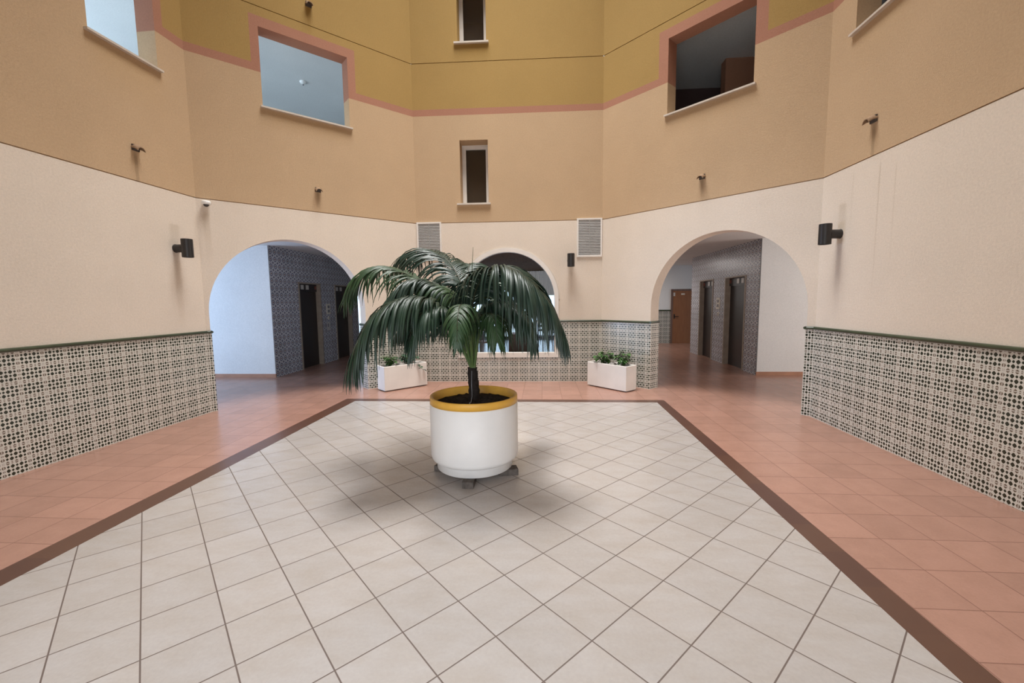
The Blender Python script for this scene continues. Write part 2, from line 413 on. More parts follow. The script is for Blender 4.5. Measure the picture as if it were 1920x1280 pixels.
build_wall(WB, rects=[(0.860, 1.385, 3.370, 4.512, 0.40), (0.860, 1.385, 6.205, 7.35, 0.40)], arch=(UCW, 0.955, 0.475, 1.572),
           stains=[(1.12, 3.34, 0.68, 0.30, 0.30, SILLC), (1.165, 6.17, 0.62, 0.28, 0.4, (0.36, 0.215, 0.055)), streak(2.90, 2.14, 0.8, 0.09, 0.22, DIRT2)])
build_wall(WBR, rects=[(1.250, 2.520, 4.455, 5.610, T)], arch=(2.160, 1.13, 0.0, 1.412), frames=[(1.09, 2.672, 5.760)],
           stains=[streak(1.85, 3.36, 0.35), (1.88, 4.42, 1.3, 0.35, 0.22, SILLC)])
uR = lambda y: 5.682 - y
build_wall(WR, rects=[(uR(5.262), uR(4.46), 4.47, 5.62, T)], frames=[(uR(5.38), uR(4.34), 5.745)],
           stains=[streak(uR(4.885), 3.38), streak(uR(5.316), 2.22, 1.0, 0.11, 0.35, (0.42, 0.36, 0.33)), streak(uR(5.30), 2.65, 0.35, 0.14, 0.28, DIRT2), streak(uR(4.76), 2.98, 1.5, 0.022, 0.30, DIRT2), streak(uR(4.55), 2.9, 1.2, 0.02, 0.18, DIRT2), streak(uR(5.15), 2.97, 0.8, 0.03, 0.12, DIRT2),
                   (uR(4.86), 4.43, 0.9, 0.5, 0.2, SILLC)])
build_wall(W['wall_front_right']); build_wall(W['wall_front_left'])
build_wall(W['wall_front'], rects=[(0.35, 3.35, 0.0, 2.7, T)])

# sills under the openings
def sill(w, u0, u1, z, t=0.024, out=0.045, dep=0.26):
    b = MB(); b.box((u0, -out, z - t), (u1, dep, z)); return b.build('window_sill', M['sill'], w.o, bevel=0.006)
sill(WL, uL(4.44), uL(5.325), 4.497); sill(WBL, 0.875, 2.225, 4.477); sill(WBR, 1.215, 2.555, 4.462); sill(WR, uR(5.31), uR(4.42), 4.477)
sill(W['wall_back'], 0.795, 1.425, 3.374, 0.03); sill(W['wall_back'], 0.80, 1.43, 6.209, 0.03)

# tiled dado with its green glazed cap
def cap_profile(b, a, c, y_at, axis='u'):
    """half-round moulding along u from a to c (axis u) or along the reveal depth (axis y)"""
    N = 8; ring = []
    for k in range(N + 1):
        t = -PI / 2 + PI * k / N
        ring.append((-0.012 - 0.020 * math.cos(t), ZD - 0.019 + 0.019 * math.sin(t)))
    ring += [(0.0, ZD), (0.0, ZD - 0.038)]
    if axis == 'u': rings = [[(p, q[0], q[1]) for q in ring] for p in (a, c)]
    else:
        x, s = y_at; rings = [[(x - s * q[0], p, q[1]) for q in ring] for p in (a, c)]
    ids = b.ring_faces(rings, True)
    b.f.append(list(ids[0])); b.mi.append(0); b.f.append(list(reversed(ids[-1]))); b.mi.append(0)
def dado(w, segs, jambs=()):
    b = MB(); c = MB()
    for (u0, u1, z1) in segs:
        b.box((u0, -0.012, 0.0), (u1, -0.0005, min(z1, ZD - 0.03)))
        if z1 >= ZD: cap_profile(c, u0, u1, None)
    for (x, s) in jambs:                       # tile turning into the arch
        b.box((min(x, x + s * 0.012), -0.012, 0.0), (max(x, x + s * 0.012), T, ZD - 0.03))
        cap_profile(c, -0.03, T, (x, s), 'y')
    b.build('tile_dado', M['dado'], w.o); c.build('dado_cap', M['cap'], w.o)
dado(WL, [(0, WL.L, 2)])
dado(WBL, [(0, 0.05, 2), (2.31, WBL.L, 2)], [(0.05, 1), (2.31, -1)])
dado(WB, [(0, UCW - 0.965, 2), (UCW + 0.965, WB.L, 2), (UCW - 0.965, UCW + 0.965, 0.47)])
dado(WBR, [(0, 1.03, 2), (3.29, WBR.L, 2)], [(1.03, 1), (3.29, -1)])
dado(WR, [(0, WR.L, 2)])
dado(W['wall_front_right'], [(0, W['wall_front_right'].L, 2)]); dado(W['wall_front_left'], [(0, W['wall_front_left'].L, 2)])

# ------------------------------------------------------------------ floor
fb = MB()
def fpoly(pts, m, org=None, st=0.318):
    uv = [((x - org[0]) / st, (y - org[1]) / st) for x, y in pts] if org else None
    fb.face([(x, y, 0.0) for x, y in pts], m, uv)
wl0, wl1, wr1, wr0 = (-3.085, -3.0), (-2.968, 6.375), (1.723, 6.385), (1.64, -3.0)
sl0, sl1, sr1, sr0 = (-3.245, -3.0), (-3.170, 6.535), (1.862, 6.540), (1.81, -3.0)
fpoly([wl0, wr0, wr1, wl1], 0)
fpoly([sl0, wl0, wl1, sl1], 1); fpoly([wr0, sr0, sr1, wr1], 1); fpoly([wl1, wr1, sr1, sl1], 1)
YB = 18.0
fpoly([(-14, -3), sl0, sl1, (-3.17, YB), (-14, YB)], 2, (-3.170, 0.178))
fpoly([sr0, (10, -3), (10, YB), (1.862, YB), sr1], 2, (2.16, 0.198))
fpoly([sl1, sr1, (1.862, 8.1), (1.2, 8.2), (-2.45, 8.2), (-3.17, 8.1)], 2, (-0.010, 0.22))
fpoly([(1.2, 8.2), (1.862, 8.1), (1.862, YB), (1.2, YB)], 2, (2.16, 0.198))
fpoly([(-3.17, 8.1), (-2.45, 8.2), (-2.45, YB), (-3.17, YB)], 2, (-3.17, 0.178))
struct(fb.build('floor', [M['wfloor'], M['stripe'], M['terra']]))
b = MB(); b.prism([(-2.50, 8.30), (1.2, 8.36), (1.2, 17.0), (-3.95, 17.0)], 0.002, 0.006); struct(b.build('floor', M['slate']))
b = MB(); b.box((-16, 17.2, -0.1), (8, 32, -0.02)); struct(b.build('ground', M['terrace']))

# ------------------------------------------------------------------ slabs and rooms behind the atrium walls
leftpoly = [(-5.16, 1.5), (-5.03, 5.80), (-2.47, 8.27), (-2.47, 16.2), (-11.0, 16.2), (-11.0, 1.5)]
rightpoly = [(3.68, 1.5), (9.0, 1.5), (9.0, 16.2), (1.21, 16.2), (1.21, 8.33), (3.75, 5.79)]
def slab(poly, z0, z1, m, name='ceiling'):
    b = MB(); b.prism(poly, z0, z1); return struct(b.build(name, m))
slab(leftpoly, 2.742, 3.1, M['plain_white']); slab(rightpoly, 2.71, 3.1, M['plain_white'])
slab(leftpoly, 6.0, 6.3, M['gallery_white']); slab(rightpoly, 5.9, 6.2, M['gallery_white'])
slab([(-2.55, 8.29), (-2.47, 8.29), (1.2, 8.36), (1.2, 17.0), (-3.97, 17.0)], 2.72, 2.741, M['ceil_wood'])
# roof of the atrium with an octagonal lantern opening
b = MB(); oc = (-0.64, 5.4); Ri = 2.3; Ro = 8.2; N = 8
rg = [[(oc[0] + R * math.cos(PI/8 + 2*PI*k/N), oc[1] + R * math.sin(PI/8 + 2*PI*k/N), z) for k in range(N)] for R, z in ((Ri, 12.3), (Ri, 12.0), (Ro, 12.0), (Ro, 12.3))]
b.ring_faces(rg + [rg[0]]); struct(b.build('ceiling', M['gallery_white']))

def wallbox(name, a, bb, m):
    q = MB(); q.box(a, bb); return struct(q.build(name, m))
# ground floor, left lobby
wallbox('wall_left_lobby', (-11.0, 8.43, 0), (-5.62, 8.6, 2.74), M['plain_white'])
b = MB(); b.box((-11.0, 8.405, 0.0), (-5.60, 8.43, 0.075)); struct(b.build('baseboard_left', M['skirt'], bevel=0.004))
wallbox('wall_left_lobby_front', (-11.0, 5.55, 0), (-5.05, 5.70, 2.74), M['plain_white'])
wallbox('wall_left_lobby_end', (-5.6, 15.2, 0), (-2.5, 15.4, 2.74), M['plain_white'])
# partitions either side of the dining room
b = MB(); b.prism([(-2.60, 8.20), (-2.50, 8.20), (-3.95, 17.0), (-4.05, 17.0)], 0, 2.741); struct(b.build('wall_partition_left', M['plain_white']))
b = MB(); b.prism([(1.20, 8.30), (1.30, 8.30), (1.30, 17.0), (1.20, 17.0)], 0, 2.741); struct(b.build('wall_partition_right', M['plain_white']))
# right lobby
wallbox('wall_right_lobby', (4.31, 8.75, 0), (9.0, 8.92, 2.71), M['plain_white'])
b = MB(); b.box((4.29, 8.725, 0.0), (9.0, 8.75, 0.07)); struct(b.build('baseboard_right', M['skirt'], bevel=0.004))
wallbox('wall_right_lobby_front', (3.74, 5.5, 0), (9.0, 5.65, 2.71), M['plain_white'])
wallbox('wall_right_lobby_side', (9.0, 5.5, 0), (9.15, 8.9, 2.71), M['plain_white'])
wallbox('wall_right_lobby_end', (1.3, 15.2, 0), (9.0, 15.4, 2.86), M['plain_white'])
b = MB(); b.box((1.3, 15.185, 0), (4.49, 15.20, ZD - 0.04)); o_ = b.build('tile_dado', M['dado']); o_.name = 'trim_1'; struct(o_)
b = MB(); b.box((1.3, 15.165, ZD - 0.04), (4.49, 15.20, ZD)); struct(b.build('trim_2', M['cap']))
wallbox('wall_right_lobby_far', (9.0, 12.5, 0), (9.15, 15.4, 2.71), M['plain_white'])

# lift walls: azulejo tile with two door openings each
DOORN = [0]
def lift_wall(name, x, sgn, y0, y1, ztop, doors):
    """sgn +1: room lies towards +x of the wall face, depth runs towards -x"""
    b = MB(); D = 0.12
    ys = sorted({y0, y1} | {d[0] for d in doors} | {d[1] for d in doors}); HZ = 2.04
    def q(pts, flip=False): b.face(pts if (sgn > 0) != flip else pts[::-1], 0)
    for a, c in zip(ys, ys[1:]):
        hole = any(d[0] <= a and c <= d[1] for d in doors)
        for z0, z1 in ((0, HZ), (HZ, ztop)):
            if hole and z1 == HZ: continue
            q([(x, a, z0), (x, c, z0), (x, c, z1), (x, a, z1)])
    xb = x - sgn * 2.0
    q([(x, y1, 0), (xb, y1, 0), (xb, y1, ztop), (x, y1, ztop)])
    w = struct(b.build(name, M['azulejo']))
    for (a, c) in doors:
        DOORN[0] += 1
        e = struct(bpy.data.objects.new('door_%d' % DOORN[0], None)); COL.objects.link(e); e.location = (x, (a + c) / 2, 0); e.empty_display_size = 0.2
        h = (c - a) / 2; s = sgn
        def bx(bm, x0, x1, *r): bm.box((min(x0, x1), r[0], r[2]), (max(x0, x1), r[1], r[3]))
        fr = MB()
        bx(fr, -s * D, s * 0.012, -h, -h + 0.045, 0, HZ); bx(fr, -s * D, s * 0.012, h - 0.045, h, 0, HZ)
        bx(fr, -s * D, s * 0.012, -h + 0.045, h - 0.045, HZ - 0.03, HZ)
        fr.build('door_frame', M['stone'], e, bevel=0.004)
        lf = MB(); bx(lf, -s * (D + 0.03), -s * (D - 0.02), -h + 0.045, 0.0, 0, 1.83); bx(lf, -s * (D + 0.035), -s * (D - 0.012), 0.0, h - 0.045, 0, 1.83)
        lf.build('door_leaf', M['door_dark'], e, bevel=0.004)
        hd = MB(); bx(hd, -s * (D + 0.03), -s * (D - 0.04), -h + 0.045, h - 0.045, 1.83, HZ - 0.03)
        hdo = hd.build('indicator_panel', M['door_dark'], e, bevel=0.004)
        for yy in (-0.20, 0.02):
            ip = MB(); bx(ip, -s * (D - 0.04), -s * (D - 0.052), yy - 0.055, yy + 0.055, 1.88, 1.985)
            ip.build('indicator_light', M['indicator'], hdo)
        ip = MB(); bx(ip, -s * (D - 0.04), -s * (D - 0.05), h - 0.14, h - 0.07, 1.89, 1.97); ip.build('indicator_light', M['indicator_red'], hdo)
        pl = MB(); yb = h - 0.045
        bx(pl, -s * 0.085, -s * 0.035, yb - 0.006, yb, 0.86, 1.06); pl.build('touch_plate', M['stone'], e, bevel=0.002)
    return w
lift_wall('wall_left_lifts', -5.6, 1, 8.43, 12.55, 2.742, [(9.41, 10.40), (11.12, 12.11)])
lift_wall('wall_right_lifts', 4.29, -1, 8.75, 12.56, 2.71, [(9.30, 10.33), (11.0, 11.93)])
wallbox('wall_left_lift_shaft', (-7.6, 8.6, 0), (-5.80, 12.55, 2.742), M['void'])
wallbox('wall_right_lift_shaft', (4.49, 8.92, 0), (6.29, 12.56, 2.71), M['void'])

def call_panel(loc, sgn, label, h=0.27, w=0.19):
    t = thing('call_panel', label, 'lift button panel', loc)
    b = MB(); b.box((min(0, sgn*0.014), -w/2, -h/2), (max(0, sgn*0.014), w/2, h/2)); b.build('face_plate', M['plate'], t, bevel=0.004)
    for zz in (0.055, -0.055):
        q = MB(); q.box((min(sgn*0.014, sgn*0.02), -0.045, zz - 0.035), (max(sgn*0.014, sgn*0.02), 0.045, zz + 0.035)); q.build('button', M['plate_ink'], t, bevel=0.004)
    return t
call_panel((-5.6, 10.73, 1.395), 1, 'pale lift call panel with two buttons on the blue-lit lobby\'s tiled wall')
call_panel((4.29, 10.67, 1.43), -1, 'pale lift call panel with two buttons in the lobby with the brown door')
def disc_switch(loc, sgn, label):
    t = thing('key_switch', label, 'switch', loc)
    b = MB(); n = 24
    rg = [[(sgn * x, r * math.cos(2*PI*k/n), r * math.sin(2*PI*k/n)) for k in range(n)] for x, r in ((0.0, 0.045), (0.012, 0.045), (0.016, 0.03))]
    ids = b.ring_faces(rg); b.f.append(ids[-1]); b.mi.append(0); b.build('rosette', M['plate'], t)
    q = MB(); q.box((min(sgn*0.014, sgn*0.022), -0.006, -0.018), (max(sgn*0.014, sgn*0.022), 0.006, 0.018)); q.build('keyhole', M['plate_ink'], t)
disc_switch((-5.6, 10.73, 1.16), 1, 'small round key switch above the paper notice between the blue-lit lifts')
disc_switch((4.29, 10.66, 1.175), -1, 'small round key switch below the call panel in the lobby with the brown door')
t = thing('paper_notice', 'small white paper notice below the key switch on the blue-lit lift wall', 'notice', (-5.597, 10.71, 0.945))
b = MB(); b.box((0, -0.075, -0.11), (0.004, 0.075, 0.11)); b.build('sheet', M['indicator'], t)
b = MB(); b.box((0.004, -0.05, -0.02), (0.005, 0.0, 0.07)); b.build('printed_block', M['plate_ink'], t)

# brown wooden door at the end of the right lobby
e = struct(bpy.data.objects.new('door_%d' % (DOORN[0] + 1), None)); COL.objects.link(e); e.location = (4.95, 15.2, 0)
b = MB(); b.box((-0.40, -0.035, 0.0), (0.52, -0.005, 1.83)); b.build('door_leaf', M['brown_door'], e, bevel=0.004)
b = MB(); b.box((-0.46, -0.045, 0), (-0.40, 0, 1.89)); b.box((0.52, -0.045, 0), (0.58, 0, 1.89)); b.box((-0.40, -0.045, 1.83), (0.52, 0, 1.89)); b.build('door_frame', M['dark_wood'], e, bevel=0.004)
b = MB(); b.tube([(-0.34, -0.035, 0.94), (-0.34, -0.08, 0.94), (-0.20, -0.08, 0.94)], 0.011, 8); b.box((-0.36, -0.04, 0.86), (-0.32, -0.034, 1.02)); b.build('door_handle', M['black'], e)
b = MB(); b.box((-0.12, -0.04, 1.69), (0.0, -0.034, 1.74)); b.build('door_label', M['plate'], e)
b = MB(); b.box((-0.385, -0.04, 1.65), (-0.325, -0.034, 1.77)); b.build('number_plate', M['indicator'], e)

# galleries seen through the upper openings
wallbox('wall_gallery_left_end', (-11.0, 16.0, 3.1), (-2.5, 16.2, 6.0), M['gallery_white'])
wallbox('wall_gallery_left_side', (-2.47, 8.3, 3.1), (-2.3, 16.2, 6.0), M['gallery_white'])
wallbox('wall_gallery_front', (-11.0, 1.5, 3.1), (-5.2, 1.65, 6.0), M['gallery_white'])
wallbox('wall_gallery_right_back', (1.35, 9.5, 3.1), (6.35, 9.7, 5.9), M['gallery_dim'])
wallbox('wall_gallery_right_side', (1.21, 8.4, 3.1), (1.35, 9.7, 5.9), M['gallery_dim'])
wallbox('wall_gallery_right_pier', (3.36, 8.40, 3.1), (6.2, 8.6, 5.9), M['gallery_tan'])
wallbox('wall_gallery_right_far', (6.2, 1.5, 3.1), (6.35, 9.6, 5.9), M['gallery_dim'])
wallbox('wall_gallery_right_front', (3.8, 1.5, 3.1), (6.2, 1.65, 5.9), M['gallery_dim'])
wallbox('wall_gallery_left_light_block', (-11.1, 6.6, 3.1), (-11.0, 16.2, 6.0), M['gallery_white'])  # unseen wall added to keep sky light off the rear gallery ceiling
wallbox('wall_left_lobby_light_block', (-7.6, 12.55, 0), (-7.45, 15.4, 2.742), M['plain_white'])  # added out of view to block sky light from the dark corridor end
t = thing('smoke_detector', 'small white detector on the gallery ceiling seen through the bright upper opening', 'detector', (-4.79, 8.66, 6.0))
b = MB(); ids = b.lathe([(0.065, 0.0), (0.065, -0.02), (0.055, -0.035), (0.03, -0.05), (0.0, -0.052)], n=24); b.build('housing', M['detector'], t, smooth=True)
b = MB(); b.lathe([(0.012, -0.05), (0.012, -0.075), (0.0, -0.077)], n=12); b.build('sensor_tip', M['plate_ink'], t, smooth=True)

# ------------------------------------------------------------------ windows in the back wall
def small_window(n, u0, u1, z0, z1, lefth):
    e = struct(bpy.data.objects.new('window_%d' % n, None)); COL.objects.link(e); e.parent = WB.o
    e.location = (0, 0, 0)
    y = 0.27; F = 0.03; a0 = u0 + lefth
    def ringbox(b, x0, x1, za, zb, f, ya, yb):
        b.box((x0, ya, za), (x0 + f, yb, zb)); b.box((x1 - f, ya, za), (x1, yb, zb))
        b.box((x0 + f, ya, za), (x1 - f, yb, za + f)); b.box((x0 + f, ya, zb - f), (x1 - f, yb, zb))
    b = MB(); ringbox(b, a0, u1, z0, z1, F, y, y + 0.07); fo = b.build('window_frame', M['frame_white'], e, bevel=0.004)
    b = MB(); ringbox(b, a0 + F, u1 - F, z0 + F, z1 - F, 0.042, y + 0.012, y + 0.06); b.build('window_sash', M['frame_white'], e, bevel=0.005)
    b = MB(); g = F + 0.042; b.box((a0 + g, y + 0.03, z0 + g), (u1 - g, y + 0.036, z1 - g)); b.build('window_pane', M['glass'], e)
    b = MB(); b.box((u0, y + 0.10, z0), (u1, y + 0.12, z1)); b.build('window_blind', M['blind'], e)
    if lefth > 0.001:
        b = MB(); b.box((u0, y, z0), (a0, y + 0.08, z1)); b.build('window_jamb', M['stone'], e)
small_window(1, 0.860, 1.385, 3.372, 4.511, 0.0)
small_window(2, 0.860, 1.385, 6.207, 7.349, 0.0)

# arched picture window: frame, bottom rail, pane
e = struct(bpy.data.objects.new('window_3', None)); COL.objects.link(e); e.parent = WB.o
N = 56; sp = 1.572; zb = 0.475
def archpts(R, zbot): return [(UCW - R, zbot)] + [(UCW - R * math.cos(PI*k/N), sp + R * math.sin(PI*k/N)) for k in range(N + 1)] + [(UCW + R, zbot)]
outer, inner = archpts(0.968, zb - 0.008), archpts(0.893, zb + 0.085)
b = MB()
rg = []
for (ox, oz), (ix, iz) in zip(outer, inner):
    rg.append([(ox, -0.028, oz), (ix, -0.028, iz), (ix, 0.10, iz), (ox, 0.10, oz)])
rg.append(rg[0]); b.ring_faces(rg, True)
b.build('window_frame', M['frame_white'], e)
b = MB(); rg = []
for (ox, oz), (ix, iz) in list(zip(archpts(0.990, ZD), archpts(0.968, ZD)))[1:-1]:
    rg.append([(ox, -0.010, oz), (ix, -0.010, iz), (ix, -0.0005, iz), (ox, -0.0005, oz)])
b.ring_faces(rg, True); b.build('window_surround', M['sill'], e)
b = MB(); b.face([(x, 0.05, z) for x, z in inner], 0); b.build('window_pane', M['glass'], e)

# louvred vents
def vent(u0, u1, z0, z1, label):
    t = thing('vent_grille', label, 'vent', WB.world((u0 + u1) / 2, 0, z0), WB.a, 'louvred vents beside the arched window')
    h = (u1 - u0) / 2; H = z1 - z0; b = MB(); f = 0.030
    b.box((-h, -0.022, 0), (-h + f, -0.0005, H)); b.box((h - f, -0.022, 0), (h, -0.0005, H)); b.box((-h + f, -0.022, 0), (h - f, -0.0005, f)); b.box((-h + f, -0.022, H - f), (h - f, -0.0005, H))
    b.build('grille_frame', M['frame_white'], t, bevel=0.003)
    b = MB(); b.box((-h + f, -0.004, f), (h - f, -0.0008, H - f)); b.build('backing', M['plate_ink'], t)
    b = MB(); n = 22; st = (H - 2 * f) / n
    for k in range(n):
        z = f + k * st
        b.face([(-h + f, -0.018, z), (h - f, -0.018, z), (h - f, -0.005, z + st * 0.95), (-h + f, -0.005, z + st * 0.95)])
        b.face([(-h + f, -0.018, z), (-h + f, -0.005, z - 0.002), (h - f, -0.005, z - 0.002), (h - f, -0.018, z)])
    b.build('slats', M['grille'], t)
    b = MB(); b.box((-0.005, -0.020, f), (0.005, -0.004, H - f)); b.build('mullion', M['grille'], t)
vent(0.010, 0.480, 2.35, 3.045, 'grey louvred vent half hidden behind the top of the palm')
vent(3.02, 3.485, 2.35, 3.055, 'grey louvred vent in full view above the black lamp beside the arched window')

# ------------------------------------------------------------------ wall lamps, camera, spouts
def wall_lamp(w, u, z, label):
    t = thing('wall_lamp', label, 'wall lamp', w.world(u, 0, z), w.a, 'black up-and-down wall lamps')
    def cyl_y(b, r, y0, y1, n=28):
        rg = [[(r * math.cos(2*PI*k/n), y, r * math.sin(2*PI*k/n)) for k in range(n)] for y in (y0, y1)]
        ids = b.ring_faces(rg); b.f.append(ids[0]); b.mi.append(0); b.f.append(ids[1][::-1]); b.mi.append(0)
    b = MB(); cyl_y(b, 0.052, 0.0, -0.125); b.build('mount', M['black'], t, bevel=0.004)
    b = MB(); R, H = 0.066, 0.118
    b.lathe([(0.0, H - 0.03), (R - 0.008, H - 0.03), (R - 0.008, H), (R, H), (R, -H), (R - 0.008, -H), (R - 0.008, -H + 0.03), (0.0, -H + 0.03)], (0, -0.165), 40)
    b.build('lamp_body', M['black'], t, bevel=0.002)
    b = MB(); b.box((-0.004, -0.2335, -H + 0.004), (0.004, -0.2295, H - 0.004)); b.build('seam', M['black'], t)
wall_lamp(WL, uL(5.32), 2.287, 'black cylinder wall lamp beside the arch into the blue-lit lobby')
wall_lamp(WR, uR(5.316), 2.287, 'black cylinder wall lamp beside the arch showing the brown door')
wall_lamp(WB, 2.899, 2.283, 'black cylinder wall lamp next to the arched window under a vent')

t = thing('security_camera', 'small white dome camera above the blue-lit arch', 'camera', WBL.world(0.112, -0.03, 2.955), WBL.a)
b = MB(); b.lathe([(0.0, 0.03), (0.05, 0.03), (0.056, 0.02), (0.056, -0.012), (0.05, -0.018), (0.0, -0.018)], (0, -0.028), 28); b.build('housing', M['detector'], t, smooth=True)
b = MB(); b.lathe([(0.036, -0.016)] + [(0.036 * math.cos(a * PI / 16), -0.016 - 0.034 * math.sin(a * PI / 16)) for a in range(1, 9)], (0, -0.028), 24); b.build('dome', M['dome'], t, smooth=True)

def spout(w, u, z, label):
    t = thing('drain_spout', label, 'drain spout', w.world(u, 0, z), w.a, 'small drain spouts on the atrium walls')
    n = 12; R, r, Ln = 0.050, 0.042, 0.09; b = MB(); rg = []
    for y, dz in ((0.01, 0.0), (-Ln * 0.5, -0.012), (-Ln, -0.04)):
        o_ = [(R * math.cos(PI * k / n), y, R * math.sin(PI * k / n) + dz) for k in range(n + 1)]
        i_ = [(r * math.cos(PI * k / n), y, r * math.sin(PI * k / n) + dz) for k in range(n, -1, -1)]
        rg.append(o_ + i_)
    ids = b.ring_faces(rg); b.f.append(ids[-1][::-1]); b.mi.append(0); b.build('hood', M['spout'], t)
    b = MB(); b.box((-0.042, -0.02, -0.03), (0.042, 0.0, 0.04)); b.build('outlet', M['block'], t)
spout(WL, uL(4.885), 3.405, 'clay drain spout on the plain side wall above the lamp of the blue-lit lobby')
spout(WR, uR(4.885), 3.395, 'clay drain spout on the plain side wall above the lamp of the brown-door lobby')
spout(WBL, 1.62, 3.372, 'dark drain spout above the blue-lit arch on cream render')
spout(WBR, 1.85, 3.372, 'dark drain spout above the brown-door arch on cream render')
spout(WBL, 1.627, 6.18, 'dark drain spout high on the yellow render above the pink band')

# ------------------------------------------------------------------ round planter, its blocks and the palm
PC = (-0.625, 3.75); R = 0.397
pot = thing('round_planter', 'big round white planter with an ochre rim in the middle of the floor', 'planter', (PC[0], PC[1], 0.055))
z = lambda v: v - 0.055
b = MB(); b.lathe([(0.0, 0.0), (0.335, 0.0), (0.345, z(0.062)), (0.346, z(0.128)), (0.352, z(0.134)), (0.372, z(0.140)), (0.388, z(0.152)), (R, z(0.18)), (R, z(0.640)), (R - 0.006, z(0.646)), (R - 0.03, z(0.646))], n=96)
weld(b.build('pot_body', M['pot'], pot, smooth=True))
b = MB(); b.lathe([(R - 0.030, z(0.560)), (R - 0.028, z(0.700)), (R - 0.022, z(0.709)), (R - 0.010, z(0.712)), (R - 0.002, z(0.706)), (R - 0.001, z(0.648)), (R - 0.03, z(0.648))], n=96)
weld(b.build('pot_rim', M['pot_yellow'], pot, smooth=True))
b = MB(); rings = []
for i in range(15):
    rr = (R - 0.028) * (1 - i / 14.0)
    rings.append([(rr * math.cos(2*PI*k/64), rr * math.sin(2*PI*k/64), z(0.628 + 0.03 * (1 - (rr / R) ** 2) + (random.uniform(-0.010, 0.014) if 0 < i < 14 else 0))) for k in range(64)])
b.ring_faces(rings); weld(b.build('soil', M['soil'], pot, smooth=True))
def block(x, y, a, dims, label):
    b = MB(); l, w, h = dims; b.box((-l/2, -w/2, 0), (l/2, w/2, h)); o = b.build('support_block', M['block'], bevel=0.006, loc=(x, y, 0), rotz=a)
    tag(o, label, 'block', 'blocks under the round planter')
block(-0.625, 3.425, 0.0, (0.095, 0.17, 0.055), 'grey support block under the front of the round planter')
block(-0.315, 3.665, 0.25, (0.17, 0.10, 0.055), 'grey support block sticking out beside the planter base on the brown-door side')
block(-0.905, 3.70, -0.35, (0.16, 0.09, 0.055), 'grey support block barely showing under the planter on the blue-lit side')

palm = thing('palm', 'arching feather palm growing from the round white planter', 'palm', (PC[0], PC[1], 0.64))
OFF = Vector((PC[0], PC[1], 0.64))
loc = lambda p: Vector(p) - OFF
b = MB(); pts = []; rad = []
for i in range(13):
    t = i / 12.0; pts.append(loc((-0.628 + 0.006 * math.sin(t * 5), 3.75, 0.64 + 0.315 * t))); rad.append(0.052 - 0.008 * t + 0.004 * math.sin(i * 2.1))
b.tube(pts, rad, 16); b.build('trunk', M['trunk'], palm, smooth=True)
b = MB(); b.tube([loc((-0.615, 3.44, 0.645)), loc((-0.620, 3.50, 0.690)), loc((-0.628, 3.60, 0.665)), loc((-0.632, 3.696, 0.70)), loc((-0.636, 3.70, 0.80)), loc((-0.632, 3.704, 0.93))], 0.004, 6)
b.build('watering_hose', M['tubing'], palm, smooth=True)

